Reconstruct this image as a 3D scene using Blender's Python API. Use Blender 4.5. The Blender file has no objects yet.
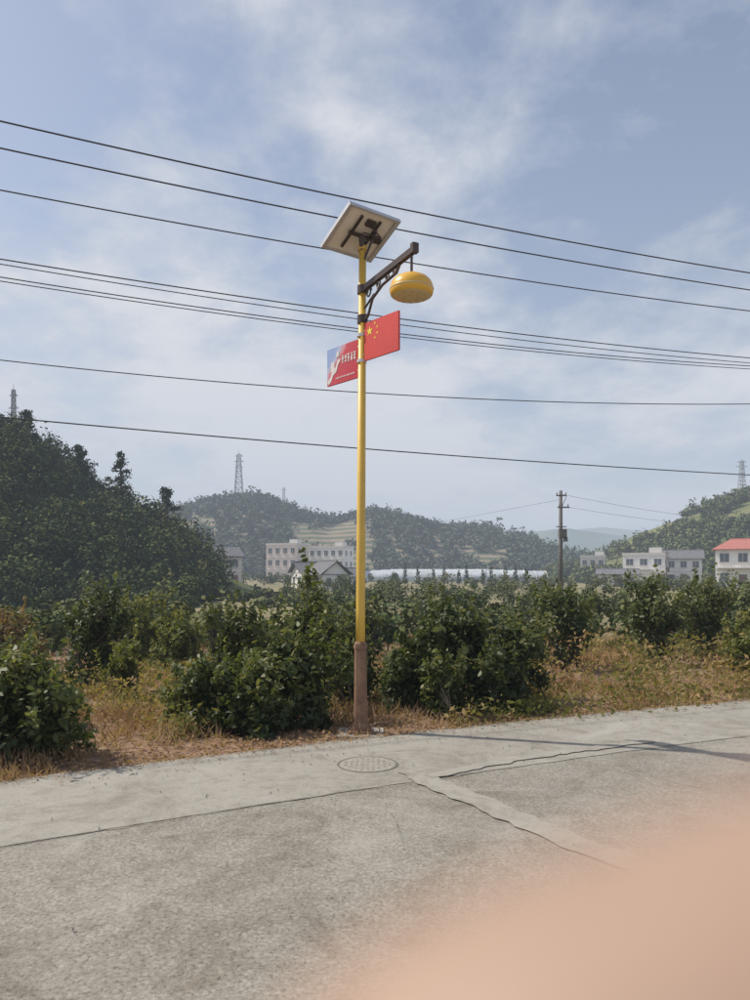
import bpy, math, random
import numpy as np
from mathutils import Vector, noise as mn
rad = math.radians
random.seed(5)
RNG = np.random.default_rng(7)
scene = bpy.context.scene
COL = scene.collection
scene.view_settings.view_transform = 'Standard'
scene.view_settings.look = 'None'
scene.view_settings.exposure = 0

# ------------------------------------------------------------------ materials
def new_mat(name):
    m = bpy.data.materials.new(name); m.use_nodes = True
    nt = m.node_tree
    for n in list(nt.nodes): nt.nodes.remove(n)
    out = nt.nodes.new('ShaderNodeOutputMaterial')
    b = nt.nodes.new('ShaderNodeBsdfPrincipled')
    nt.links.new(b.outputs[0], out.inputs[0])
    return m, nt, b, out

def noise_node(nt, scale, detail=4, rough=0.55, dist=0.0, vec=None):
    n = nt.nodes.new('ShaderNodeTexNoise')
    n.inputs['Scale'].default_value = scale
    n.inputs['Detail'].default_value = detail
    n.inputs['Roughness'].default_value = rough
    n.inputs['Distortion'].default_value = dist
    if vec is None:
        tc = nt.nodes.new('ShaderNodeTexCoord'); vec = tc.outputs['Object']
    nt.links.new(vec, n.inputs['Vector'])
    return n.outputs['Fac']

def ramp(nt, fac, stops):
    r = nt.nodes.new('ShaderNodeValToRGB')
    els = r.color_ramp.elements
    while len(els) < len(stops): els.new(0.5)
    for e, (p, c) in zip(els, stops):
        e.position = p
        e.color = (c[0], c[1], c[2], 1) if hasattr(c, '__len__') else (c, c, c, 1)
    nt.links.new(fac, r.inputs[0])
    return r.outputs[0]

def mix(nt, fac, a, b, mode='MIX'):
    n = nt.nodes.new('ShaderNodeMix'); n.data_type = 'RGBA'; n.blend_type = mode
    for val, sock in ((fac, n.inputs[0]), (a, n.inputs[6]), (b, n.inputs[7])):
        if isinstance(val, (int, float)): sock.default_value = val
        elif isinstance(val, tuple): sock.default_value = (*val, 1)
        else: nt.links.new(val, sock)
    return n.outputs[2]

def math_n(nt, op, a, b=None, c=None, clamp=False):
    n = nt.nodes.new('ShaderNodeMath'); n.operation = op; n.use_clamp = clamp
    for i, v in enumerate((a, b, c)):
        if v is None: continue
        if isinstance(v, (int, float)): n.inputs[i].default_value = v
        else: nt.links.new(v, n.inputs[i])
    return n.outputs[0]

def bump(nt, b, h, strength=0.3, dist=0.01):
    n = nt.nodes.new('ShaderNodeBump')
    n.inputs['Strength'].default_value = strength
    n.inputs['Distance'].default_value = dist
    nt.links.new(h, n.inputs['Height']); nt.links.new(n.outputs[0], b.inputs['Normal'])

def simple(name, col, rough=0.6, metal=0.0, var=0.15, scale=8.0, bmp=0.0):
    m, nt, b, o = new_mat(name)
    f = noise_node(nt, scale, 3, 0.6)
    c = ramp(nt, f, [(0.3, tuple(x*(1-var) for x in col)), (0.7, tuple(min(1, x*(1+var)) for x in col))])
    nt.links.new(c, b.inputs['Base Color'])
    b.inputs['Roughness'].default_value = rough
    b.inputs['Metallic'].default_value = metal
    if bmp: bump(nt, b, f, bmp, 0.02)
    return m

def leaf_mat(name, stops, rough=0.5, transl=0.25, spec=0.4):
    m, nt, b, o = new_mat(name)
    a = nt.nodes.new('ShaderNodeAttribute'); a.attribute_name = 'tint'
    c = ramp(nt, a.outputs['Fac'], stops)
    nt.links.new(c, b.inputs['Base Color'])
    b.inputs['Roughness'].default_value = rough
    b.inputs['Specular IOR Level'].default_value = spec
    if transl:
        t = nt.nodes.new('ShaderNodeBsdfTranslucent')
        nt.links.new(mix(nt, 1.0, c, (1.4, 1.5, 0.7), 'MULTIPLY'), t.inputs[0])
        ms = nt.nodes.new('ShaderNodeMixShader'); ms.inputs[0].default_value = transl
        nt.links.new(b.outputs[0], ms.inputs[1]); nt.links.new(t.outputs[0], ms.inputs[2])
        nt.links.new(ms.outputs[0], o.inputs[0])
    return m

# ------------------------------------------------------------------ mesh helpers
class MB:
    def __init__(s): s.v = []; s.f = []; s.m = []
    def add(s, vs, fs, mi=0):
        o = len(s.v); s.v += [tuple(v) for v in vs]
        for f in fs: s.f.append([i+o for i in f]); s.m.append(mi)
    def box(s, c, d, mi=0, ax=None):
        x, y, z = d[0]/2, d[1]/2, d[2]/2
        X, Y, Z = (Vector(a) for a in ax) if ax else (Vector((1,0,0)), Vector((0,1,0)), Vector((0,0,1)))
        c = Vector(c)
        vs = [c + X*(x*i) + Y*(y*j) + Z*(z*k) for i in (-1,1) for j in (-1,1) for k in (-1,1)]
        s.add(vs, [(0,1,3,2),(4,6,7,5),(0,4,5,1),(2,3,7,6),(0,2,6,4),(1,5,7,3)], mi)
    def tube(s, pts, rs, n=8, mi=0, cap=True):
        pts = [Vector(p) for p in pts]
        if not hasattr(rs, '__len__'): rs = [rs]*len(pts)
        o = len(s.v); prev = None
        for i, p in enumerate(pts):
            t = (pts[min(i+1, len(pts)-1)] - pts[max(i-1, 0)]).normalized()
            if prev is None:
                a = t.cross(Vector((0,0,1)))
                if a.length < 1e-3: a = Vector((1,0,0))
                a.normalize()
            else:
                a = (prev - t*prev.dot(t)).normalized()
            prev = a; b = t.cross(a)
            for k in range(n):
                an = 2*math.pi*k/n
                s.v.append(tuple(p + (a*math.cos(an)+b*math.sin(an))*rs[i]))
        for i in range(len(pts)-1):
            for k in range(n):
                k2 = (k+1) % n
                s.f.append([o+i*n+k, o+i*n+k2, o+(i+1)*n+k2, o+(i+1)*n+k]); s.m.append(mi)
        if cap:
            s.f.append([o+k for k in range(n)][::-1]); s.m.append(mi)
            s.f.append([o+(len(pts)-1)*n+k for k in range(n)]); s.m.append(mi)
    def lathe(s, c, prof, n=32, mi=0, mis=None):
        o = len(s.v)
        for r, z in prof:
            for k in range(n):
                an = 2*math.pi*k/n
                s.v.append((c[0]+r*math.cos(an), c[1]+r*math.sin(an), c[2]+z))
        for i in range(len(prof)-1):
            for k in range(n):
                k2 = (k+1) % n
                s.f.append([o+i*n+k, o+i*n+k2, o+(i+1)*n+k2, o+(i+1)*n+k]); s.m.append(mis[i] if mis else mi)
    def obj(s, name, mats, parent=None, smooth=False, loc=None):
        me = bpy.data.meshes.new(name); me.from_pydata(s.v, [], s.f)
        for m in (mats if isinstance(mats, (list, tuple)) else [mats]): me.materials.append(m)
        me.polygons.foreach_set('material_index', s.m)
        if smooth: me.polygons.foreach_set('use_smooth', [True]*len(s.f))
        me.update()
        o = bpy.data.objects.new(name, me); COL.objects.link(o)
        if parent: o.parent = parent
        if loc: o.location = loc
        return o

def empty(name, loc, rz=0.0):
    e = bpy.data.objects.new(name, None); COL.objects.link(e)
    e.location = loc; e.rotation_euler = (0, 0, rz); e.empty_display_size = 0.2
    return e

def norm(a): return a/np.maximum(np.linalg.norm(a, axis=1, keepdims=True), 1e-9)

def leaf_object(name, C, N, L, W, tint, mat, parent=None, six=True, axis=None):
    """many small leaf faces in one mesh"""
    n = len(C); C = np.asarray(C, float); N = norm(np.asarray(N, float))
    L = np.broadcast_to(L, n)[:, None]; W = np.broadcast_to(W, n)[:, None]
    R = RNG.normal(size=(n, 3)) if axis is None else axis
    T = norm(R - N*(R*N).sum(1, keepdims=True)); B = np.cross(N, T)
    if six:
        pat = [(-.5,0,-.06),(-.2,.42,.03),(.15,.5,.03),(.5,0,-.12),(.15,-.5,.03),(-.2,-.42,.03)]
    else:
        pat = [(-.5,0,0),(.0,.5,0),(.5,0,-.05),(.0,-.5,0)]
    k = len(pat)
    V = np.stack([C + T*L*p[0] + B*W*p[1] + N*L*p[2] for p in pat], 1).reshape(-1, 3)
    me = bpy.data.meshes.new(name)
    me.vertices.add(n*k); me.vertices.foreach_set('co', V.ravel())
    me.loops.add(n*k); me.loops.foreach_set('vertex_index', np.arange(n*k, dtype=np.int32))
    me.polygons.add(n)
    me.polygons.foreach_set('loop_start', np.arange(0, n*k, k, dtype=np.int32))
    me.polygons.foreach_set('loop_total', np.full(n, k, dtype=np.int32))
    at = me.attributes.new('tint', 'FLOAT', 'FACE')
    at.data.foreach_set('value', np.clip(np.broadcast_to(tint, n), 0, 1).astype(np.float32))
    me.materials.append(mat); me.update(calc_edges=True); me.validate()
    o = bpy.data.objects.new(name, me); COL.objects.link(o)
    if parent: o.parent = parent
    return o

# ------------------------------------------------------------------ terrain functions
def edge_y(x):
    f = lambda t: 7.19 + .50*t - .012*t*t
    if x < -6: return f(-6) + (x+6)*.644
    if x > 8: return f(8) + (x-8)*.308
    return f(x)
def sd(x, y): return (y-edge_y(x))*.89
def sstep(a, b, t):
    t = min(1, max(0, (t-a)/(b-a))); return t*t*(3-2*t)
def gz(x, y):
    s = sd(x, y)
    if s < 0.0: return -.14
    z = -.03 - .10*sstep(.3, 2.0, s) - .55*sstep(2.5, 12, s) - .45*sstep(12, 30, s)
    z += .07*sstep(.2, 1.5, s)*mn.noise(Vector((x*.9, y*.9, 0)))
    if s > 6: z += .25*sstep(6, 30, s)*mn.noise(Vector((x*.08, y*.08, 3)))
    return z

# ground sheet
def build_ground():
    nx, ny = 230, 250
    xs = np.sinh(np.linspace(-7.9, 7.9, nx))
    v = np.linspace(-4.6, 8.0, ny); ys = 8 + np.sinh(v)*1.0 + v*.35
    V = [(x, y, gz(x, y)) for y in ys for x in xs]
    F = [(j*nx+i, j*nx+i+1, (j+1)*nx+i+1, (j+1)*nx+i) for j in range(ny-1) for i in range(nx-1)]
    m, nt, b, o = new_mat('ground_soil_and_grass')
    tc = nt.nodes.new('ShaderNodeTexCoord')
    f1 = noise_node(nt, .35, 4, .6, .4); f2 = noise_node(nt, 7, 7, .72); f3 = noise_node(nt, .05, 5, .6, .3)
    dry = ramp(nt, f2, [(.3, (.13,.075,.045)), (.5, (.28,.17,.105)), (.72, (.42,.29,.195))])
    grn = ramp(nt, f2, [(.3, (.06,.065,.022)), (.55, (.15,.14,.055)), (.75, (.26,.22,.10))])
    near = mix(nt, ramp(nt, f1, [(.54, 0), (.70, 1)]), dry, grn)
    fld = ramp(nt, f3, [(.35, (.09,.12,.045)), (.5, (.18,.19,.075)), (.65, (.28,.25,.125))])
    sep = nt.nodes.new('ShaderNodeSeparateXYZ'); nt.links.new(tc.outputs['Object'], sep.inputs[0])
    k = math_n(nt, 'MULTIPLY_ADD', sep.outputs[1], 1/18., -1.0, clamp=True)
    c = mix(nt, k, near, mix(nt, .35, fld, near))
    nt.links.new(c, b.inputs['Base Color']); b.inputs['Roughness'].default_value = .95
    bump(nt, b, f2, .9, .06)
    me = bpy.data.meshes.new('ground'); me.from_pydata(V, [], F); me.materials.append(m)
    me.polygons.foreach_set('use_smooth', [True]*len(F)); me.update()
    g = bpy.data.objects.new('ground', me); COL.objects.link(g)
build_ground()

# ------------------------------------------------------------------ road
def concrete(name, lo, hi, speck=.5, bstr=.5, scale=70):
    m, nt, b, o = new_mat(name)
    big = noise_node(nt, .7, 5, .62, .5); med = noise_node(nt, 7, 6, .75); fine = noise_node(nt, scale, 3, .75)
    vor = nt.nodes.new('ShaderNodeTexVoronoi'); vor.inputs['Scale'].default_value = scale*.7
    tc = nt.nodes.new('ShaderNodeTexCoord'); nt.links.new(tc.outputs['Object'], vor.inputs['Vector'])
    c = ramp(nt, big, [(.3, lo), (.7, hi)])
    c = mix(nt, 1.0, c, ramp(nt, med, [(.28, (.70,.68,.65)), (.5, (1,1,1)), (.75, (1.0,1.0,1.0))]), 'MULTIPLY')
    sp = ramp(nt, fine, [(.36, (.40,.39,.37)), (.5, (1,1,1)), (.72, (1.0,.99,.97))])
    c = mix(nt, speck, c, mix(nt, 1.0, c, sp, 'MULTIPLY'))
    ag = ramp(nt, vor.outputs['Distance'], [(.0, (1.35,1.33,1.28)), (.28, (1,1,1)), (.6, (.72,.71,.69))])
    c = mix(nt, speck*.7, c, mix(nt, 1.0, c, ag, 'MULTIPLY'))
    stain = ramp(nt, noise_node(nt, 1.3, 8, .74, 1.4), [(.48, (1,1,1)), (.66, (.64,.60,.54))])
    c = mix(nt, .8, c, mix(nt, 1.0, c, stain, 'MULTIPLY'))
    pale = ramp(nt, noise_node(nt, .45, 7, .7, 2.0), [(.52, 0.0), (.66, .5)])
    c = mix(nt, pale, c, (.41,.385,.335))
    nt.links.new(c, b.inputs['Base Color']); b.inputs['Roughness'].default_value = .9
    h = math_n(nt, 'ADD', math_n(nt, 'MULTIPLY', fine, .6), math_n(nt, 'MULTIPLY', med, .8))
    bump(nt, b, h, bstr, .012)
    return m
m_road = concrete('old_road_concrete', (.285,.262,.22), (.36,.333,.283), .85, .9, 50)
m_strip = concrete('smooth_road_concrete', (.305,.283,.242), (.365,.342,.293), .38, .35, 90)
m_patch = concrete('patch_concrete', (.33,.308,.262), (.38,.355,.305), .35, .35, 100)
m_crack = simple('crack_dirt', (.12,.105,.08), .95)

def strip_sheet(name, x0, x1, off0, off1, z, mat, thick=None, jag=0.0, step=.25):
    b = MB(); n = int((x1-x0)/step)
    N = Vector((.447, -.894, 0)); P = []; Q = []
    for i in range(n+1):
        x = x0+(x1-x0)*i/n
        e = Vector((x, edge_y(x), 0))
        ja = jag*mn.noise(Vector((x*3, 1, 0))) + jag*.5*mn.noise(Vector((x*11, 5, 0)))
        jb = jag*mn.noise(Vector((x*3, 9, 0))) if off1 < 3 else 0
        p = e+N*(off0+ja); q = e+N*(off1+jb)
        P.append((p.x, p.y, z)); Q.append((q.x, q.y, z))
    k = n+1
    b.add(P+Q, [(i, k+i, k+i+1, i+1) for i in range(n)])
    if thick:
        P2 = [(p[0], p[1], z-thick) for p in P]
        b.add(P+P2, [(i, i+1, k+i+1, k+i) for i in range(n)])
    return b.obj(name, mat)
strip_sheet('road', -70, 90, 0, 9.5, 0, m_road, .16, .06, .1)
strip_sheet('road_margin', -40, 60, .07, 1.52, .004, m_strip, None, .03, .1)

def ribbon(name, pts, w, z, mat, jit=.02, seed=0, step=.04):
    b = MB(); L = []; R = []
    pts = [Vector((p[0], p[1], 0)) for p in pts]; path = []
    for a, c in zip(pts[:-1], pts[1:]):
        n = max(2, int((c-a).length/step))
        path += [a.lerp(c, i/n) for i in range(n)]
    path.append(pts[-1])
    for i, p in enumerate(path):
        t = (path[min(i+1, len(path)-1)]-path[max(i-1, 0)]).normalized(); nn = Vector((-t.y, t.x, 0))
        off = jit*(mn.noise(p*2.2+Vector((seed, 0, 0)))*1.3+.6*mn.noise(p*9+Vector((0, seed, 0))))
        ww = w*(.3+1.4*abs(mn.noise(p*7+Vector((seed, 3, 1)))))
        wa = w*.5 if w > .1 else ww/2
        wj = .035*mn.noise(p*8+Vector((4, seed, 0))) if w > .1 else 0
        q = p+nn*off
        L.append(((q+nn*(wa+wj)).x, (q+nn*(wa+wj)).y, z)); R.append(((q-nn*(wa-wj)).x, (q-nn*(wa-wj)).y, z))
    k = len(path)
    b.add(L+R, [(i, k+i, k+i+1, i+1) for i in range(k-1)])
    return b.obj(name, mat)
def off_pt(x, o): return (x+.447*o, edge_y(x)-.894*o)
ribbon('road_joint_crack', [off_pt(x, 1.53) for x in (-6,-4,-2.6,-1.8,-1,-.3,.1)], .010, .009, m_crack, .03, 1)
ribbon('road_patch', [(.30,5.95), (.62,5.25), (1.05,4.55), (1.55,3.85), (1.9,3.2)], .22, .010, m_patch, .04, 2)
ribbon('road_patch', [(.42,5.75), (1.2,6.3), (2.6,7.0)], .12, .012, m_patch, .03, 6)
ribbon('road_crack', [(.05,5.1), (.18,4.4), (.5,3.9)], .004, .0125, m_crack, .05, 12)
ribbon('road_crack', [off_pt(x, 1.5) for x in (1.6,3,5,8)], .005, .009, m_crack, .03, 15)

# manhole
def build_manhole():
    e = empty('manhole_cover', (-.06, 6.14, .005))
    m1 = simple('manhole_iron', (.30,.275,.23), .8, 0, .25, 30, .3); m2 = simple('manhole_gap', (.15,.135,.11), .9)
    b = MB(); b.lathe((0,0,0), [(.236,.0),(.238,.003),(.252,.003),(.256,.0005)], 40); b.obj('ring', m2, e)
    b = MB(); b.lathe((0,0,0), [(.0,.004),(.222,.004),(.232,.003),(.235,.0005)], 40)
    for i in range(-4, 5):
        for j in range(-4, 5):
            if (i*.045)**2+(j*.045)**2 < .19**2: b.box((i*.045, j*.045, .005), (.03,.012,.003) if (i+j) % 2 else (.012,.03,.003))
    b.obj('lid', m1, e)
build_manhole()

# ------------------------------------------------------------------ solar street lamp
m_yel = simple('yellow_paint', (.66,.42,.07), .45, 0, .10, 3)
m_brn = simple('brown_pole_base_paint', (.215,.122,.075), .7, 0, .3, 9, .1)
m_dark = simple('dark_brown_iron', (.07,.05,.045), .5, .3)
m_alu = simple('aluminium_frame', (.60,.60,.60), .4, .6, .05)
m_back = simple('panel_backsheet', (.80,.73,.62), .7, 0, .06, 4)
m_org = simple('lamp_orange_shell', (.74,.41,.045), .3, 0, .05, 3)
m_wht = simple('lamp_diffuser', (.60,.46,.22), .4, 0, .08)
m_conc = simple('footing_concrete', (.36,.34,.30), .9, 0, .2, 20, .4)
m_led = simple('lamp_led_caps', (.46,.32,.15), .5)
PX, PY = -.145, 7.45
def build_lamp():
    e = empty('solar_street_lamp', (PX, PY, 0))
    b = MB(); b.tube([(0,0,.86),(0,0,1.2),(.02,0,4.86)], [.047,.046,.036], 20); b.tube([(.02,0,4.84),(.02,0,4.88)], .042, 16)
    b.obj('pole', m_yel, e, True)
    b = MB(); b.tube([(0,0,.0),(0,0,.05),(0,0,.09),(0,0,.5),(0,0,.88),(0,0,.90)], [.088,.088,.070,.064,.062,.052], 8)
    b.tube([(0,0,.83),(0,0,.87)], .07, 8)
    b.box((0,0,.0), (.24,.24,.025))
    b.box((.0,-.064,.38), (.05,.012,.16))
    for a in (45,135,225,315): b.tube([(.12*math.cos(rad(a)),.12*math.sin(rad(a)),.0),(.12*math.cos(rad(a)),.12*math.sin(rad(a)),.045)], .012, 6)
    for k in range(4):
        a = rad(90*k); b.add([(.06*math.cos(a),.06*math.sin(a),.015),(.115*math.cos(a),.115*math.sin(a),.015),(.06*math.cos(a),.06*math.sin(a),.12)], [(0,1,2)])
    b.obj('pole_base', m_brn, e)
    b = MB(); b.box((0,0,-.06), (.46,.42,.10)); b.obj('footing', m_conc, e)
    # bracket arm, perpendicular to the road
    z = 4.44; D = Vector((.463,-.92,0)); Ln = D.length; d = D.normalized()
    P = lambda t, zz: tuple(Vector((.02,0,0))+d*(t*Ln)+Vector((0,0,zz)))
    S = Vector((-d.y, d.x, 0))
    b = MB(); b.box(P(.5, z), (Ln+.06,.045,.055), 0, (d, S, (0,0,1)))
    b.box(P(1.02, z+.01), (.05,.06,.085), 0, (d, S, (0,0,1)))
    b.tube([P(.05, z-.32), P(.12, z-.3), P(.22, z-.16), P(.42, z-.10), P(.7, z-.085), P(.76, z-.03)], .014, 8)
    b.tube([P(.05, z-.20), P(.25, z-.13)], .012, 6)
    for c, r in ((.14,.055),(.34,.04),(.52,.035),(.66,.03)):
        pts = [P(c+r*math.cos(a)*k, z-.07+r*math.sin(a)*k) for a, k in [(i*.5, 1-i*.028) for i in range(20)]]
        b.tube(pts, .009, 6)
    for zz in (z, z-.3): b.tube([P(0, zz-.04), P(0, zz+.04)], .054, 14)
    b.tube([P(.97, z), P(.97, z-.21)], .012, 8); b.lathe(P(.97, z-.23), [(.012,.05),(.03,.04),(.05,.0)], 16)
    b.obj('bracket_arm', m_dark, e)
    hc = Vector(P(.97, z-.32))
    b = MB()
    b.lathe(hc, [(.0,.120),(.05,.117),(.10,.104),(.145,.080),(.175,.048),(.190,.012),(.195,-.02),(.193,-.045),(.186,-.064),(.174,-.074)], 48)
    b.obj('lamp_shell', m_org, e, True)
    b = MB(); b.lathe(hc, [(.173,-.071),(.165,-.080),(.12,-.088),(.06,-.092),(.0,-.093)], 40); b.obj('lamp_diffuser', m_wht, e, True)
    b = MB(); b.lathe(hc, [(.1955,-.012),(.198,-.016),(.198,-.022),(.1955,-.026)], 48); b.obj('lamp_rim', m_wht, e, True)
    b = MB()
    for r, n, zz in ((.13,12,-.087),(.075,7,-.091)):
        for k in range(n):
            a = 2*math.pi*k/n; b.tube([hc+Vector((r*math.cos(a), r*math.sin(a), zz+.003)), hc+Vector((r*math.cos(a), r*math.sin(a), zz-.003))], .009, 8)
    b.obj('lamp_leds', m_led, e)
    # solar panel
    c = Vector((.0, -.02, 5.0))
    ex = Vector((.80,.60,0)).normalized(); h = Vector((.60,-.80,0))
    t = rad(25); ey = (h*math.cos(t)+Vector((0,0,1))*math.sin(t)).normalized(); ez = ex.cross(ey).normalized()
    if ez.z < 0: ez = -ez
    W, H = .60, .54
    pc, pt, pn = new_mat('solar_cells')[:3]; 
    pn.inputs['Base Color'].default_value = (.012,.02,.06,1); pn.inputs['Roughness'].default_value = .15
    b = MB(); b.box(c+ez*.014, (W-.02,H-.02,.006), 0, (ex,ey,ez)); b.obj('solar_cells', pc, e)
    b = MB(); b.box(c+ez*.006, (W-.02,H-.02,.006), 0, (ex,ey,ez)); b.obj('panel_backsheet', m_back, e)
    b = MB()
    for s_ in (-1,1):
        b.box(c+ey*(s_*H/2), (W+.02,.022,.04), 0, (ex,ey,ez)); b.box(c+ex*(s_*W/2), (.022,H-.024,.038), 0, (ex,ey,ez))
        b.box(c+ex*(s_*W/2-s_*.02)-ez*.016, (.03,H-.03,.004), 0, (ex,ey,ez))
    b.obj('panel_frame', m_alu, e)
    b = MB()
    for s_ in (-.11,.11): b.box(c+ex*s_-ez*.016, (.022,H*.75,.02), 0, (ex,ey,ez))
    b.box(c-ez*.035, (.30,.03,.025), 0, (ex,ey,ez))
    b.tube([(.02,0,4.80), tuple(c-ez*.04)], .03, 10)
    b.tube([(.03,-.02,4.72), tuple(c+ex*.11+ey*.12-ez*.03)], .012, 6); b.tube([(.03,-.02,4.72), tuple(c+ex*.14-ey*.14-ez*.03)], .012, 6)
    b.box(c+ey*.15+ex*.02-ez*.02, (.10,.07,.03), 0, (ex,ey,ez))
    pts = [c+ey*.12+ex*.05-ez*(.03+.05*math.sin(i*.5))+ex*(.1*math.sin(i*.45))+Vector((0,0,-.012*i)) for i in range(14)]
    b.tube(pts, .007, 6); b.box(c+ex*.16+ey*.03-ez*.06, (.09,.06,.05), 0, (ex,ey,ez))
    b.obj('panel_bracket', m_dark, e)
    # clips for signs
    b = MB()
    for zz in (3.72, 3.98): b.tube([(.012,0,zz-.015),(.012,0,zz+.015)], .050, 14)
    b.obj('sign_clamps', m_alu, e)
build_lamp()

m_red = simple('flag_red', (.60,.05,.04), .55, 0, .10, 2)
m_star = simple('flag_star_yellow', (.85,.62,.05), .5)
def star(b, c, X, Z, r, rot=0):
    c = Vector(c); vs = [c]
    for i in range(10):
        a = rad(90+36*i+rot); rr = r if i % 2 == 0 else r*.4
        vs.append(c+X*(rr*math.cos(a))+Z*(rr*math.sin(a)))
    b.add(vs, [(0, i+1, (i+1) % 10+1) for i in range(10)])
def build_signs():
    d = Vector((.66,-.75,0)).normalized(); n = Vector((d.y, -d.x, 0)); 
    if n.y > 0: n = -n
    Z = Vector((0,0,1))
    # flag on the road side
    e = empty('flag_sign', (PX+.012, PY, 3.90)); W, H = .50, .375
    b = MB(); b.box(d*(.05+W/2), (W,.022,H), 0, (d,n,Z)); b.obj('panel', m_red, e)
    b = MB(); 
    for s_ in (1,-1):
        o = d*.05+n*(s_*.0135); F = lambda u, v: o+d*(u*W)+Z*(v*H-H/2)
        star(b, F(.17,.74), d, Z, .05)
        for u, v, r in ((.33,.90,20),(.40,.79,45),(.40,.63,5),(.33,.52,30)): star(b, F(u, v), d, Z, .017, r)
    b.obj('stars', m_star, e)
    b = MB(); b.box(d*.03+Z*.12, (.05,.02,.02), 0, (d,n,Z)); b.box(d*.03-Z*.12, (.05,.02,.02), 0, (d,n,Z)); b.obj('hangers', m_alu, e)
    # picture banner on the field side
    e = empty('banner_sign', (PX+.012, PY, 3.76)); W, H = .50, .385
    m, nt, bs, o_ = new_mat('banner_print')
    tc = nt.nodes.new('ShaderNodeTexCoord'); sep = nt.nodes.new('ShaderNodeSeparateXYZ'); nt.links.new(tc.outputs['Object'], sep.inputs[0])
    dot = nt.nodes.new('ShaderNodeVectorMath'); dot.operation = 'DOT_PRODUCT'; nt.links.new(tc.outputs['Object'], dot.inputs[0]); dot.inputs[1].default_value = tuple(-d)
    k = math_n(nt, 'MULTIPLY_ADD', dot.outputs['Value'], 1/W, -.09)
    nz = noise_node(nt, 9, 3, .6)
    k2 = math_n(nt, 'ADD', k, math_n(nt, 'MULTIPLY', math_n(nt, 'SUBTRACT', nz, .5), .5))
    k3 = math_n(nt, 'ADD', k2, math_n(nt, 'MULTIPLY', sep.outputs[2], 1.7))
    c = ramp(nt, k3, [(.0,(.50,.035,.05)),(.62,(.55,.06,.08)),(.74,(.62,.25,.25)),(.88,(.45,.50,.66)),(1.0,(.30,.40,.64))])
    nt.links.new(c, bs.inputs['Base Color']); bs.inputs['Roughness'].default_value = .4
    b = MB(); b.box(-d*(.055+W/2), (W,.022,H), 0, (d,n,Z)); b.obj('panel', m, e)
    b = MB(); mw = simple('print_white', (.72,.66,.62), .5)
    o = -d*(.055+W)+n*.0135; F = lambda u, v: o+d*(u*W)+Z*(v*H-H/2)
    # great-wall like white swoosh and tower
    top = [(.02,.12),(.12,.22),(.2,.42),(.3,.46),(.36,.62),(.44,.66)]; th = [.10,.13,.16,.14,.12,.05]
    vs = [F(u, v) for u, v in top]+[F(u+.02, v-t) for (u, v), t in zip(top, th)]
    b.add(vs, [(i, 6+i, 7+i, i+1) for i in range(5)])
    b.add([F(.14,.34),F(.26,.34),F(.26,.62),F(.14,.62)], [(0,1,2,3)])
    b.add([F(.30,.70),F(.42,.74),F(.40,.86),F(.34,.84)], [(0,1,2,3)])
    rr = random.Random(3)
    for ci in range(5):
        u0 = .50+ci*.095
        for s_ in range(6):
            u = u0+rr.uniform(0,.05); v = .50+rr.uniform(0,.2)
            if s_ % 2: b.add([F(u0,v),F(u0+.07,v),F(u0+.07,v+.028),F(u0,v+.028)], [(0,1,2,3)])
            else: b.add([F(u,.50),F(u+.014,.50),F(u+.014,.72),F(u,.72)], [(0,1,2,3)])
    for k_ in range(14): b.add([F(.3+k_*.045,.13),F(.325+k_*.045,.13),F(.325+k_*.045,.17),F(.3+k_*.045,.17)], [(0,1,2,3)])
    for i, p in enumerate(b.v): b.v[i] = (p[0]+n.x*.0004*(i//4 % 7), p[1]+n.y*.0004*(i//4 % 7), p[2])
    b.obj('print', mw, e)
    b = MB(); b.box(-d*.03+Z*.12, (.05,.02,.02), 0, (d,n,Z)); b.box(-d*.03-Z*.12, (.05,.02,.02), 0, (d,n,Z)); b.obj('hangers', m_alu, e)
build_signs()

# ------------------------------------------------------------------ vegetation
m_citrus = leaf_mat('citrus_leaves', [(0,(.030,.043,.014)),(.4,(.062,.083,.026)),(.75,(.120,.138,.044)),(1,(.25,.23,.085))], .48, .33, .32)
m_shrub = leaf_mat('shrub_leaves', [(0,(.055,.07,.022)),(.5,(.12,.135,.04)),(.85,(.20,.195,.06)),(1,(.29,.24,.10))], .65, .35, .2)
m_rust = leaf_mat('rusty_shrub_leaves', [(0,(.08,.075,.03)),(.5,(.17,.13,.06)),(1,(.30,.17,.09))], .65, .3, .2)
m_weed = leaf_mat('weed_leaves', [(0,(.09,.11,.03)),(.3,(.19,.18,.06)),(.6,(.33,.24,.11)),(1,(.36,.20,.11))], .75, .35, .15)
m_grass = leaf_mat('dry_grass', [(0,(.13,.12,.05)),(.3,(.24,.17,.09)),(.65,(.35,.215,.13)),(1,(.42,.30,.205))], .85, .3, .15)
m_bark = simple('bark', (.13,.10,.075), .9, 0, .3, 20, .4)
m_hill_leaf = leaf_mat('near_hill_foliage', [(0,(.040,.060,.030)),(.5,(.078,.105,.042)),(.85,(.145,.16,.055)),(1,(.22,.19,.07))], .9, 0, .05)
m_mid_leaf = leaf_mat('mid_hill_foliage', [(0,(.075,.10,.075)),(.5,(.095,.125,.085)),(1,(.13,.155,.095))], .95, 0, .0)  # bluish, paler greens carry some distance haze in the colour
m_right_leaf = leaf_mat('slope_foliage', [(0,(.08,.105,.055)),(.5,(.13,.16,.07)),(1,(.21,.21,.10))], .9, 0, .05)
m_val_leaf = leaf_mat('valley_foliage', [(0,(.05,.075,.03)),(.5,(.10,.125,.048)),(1,(.19,.18,.075))], .85, 0, .1)

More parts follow.
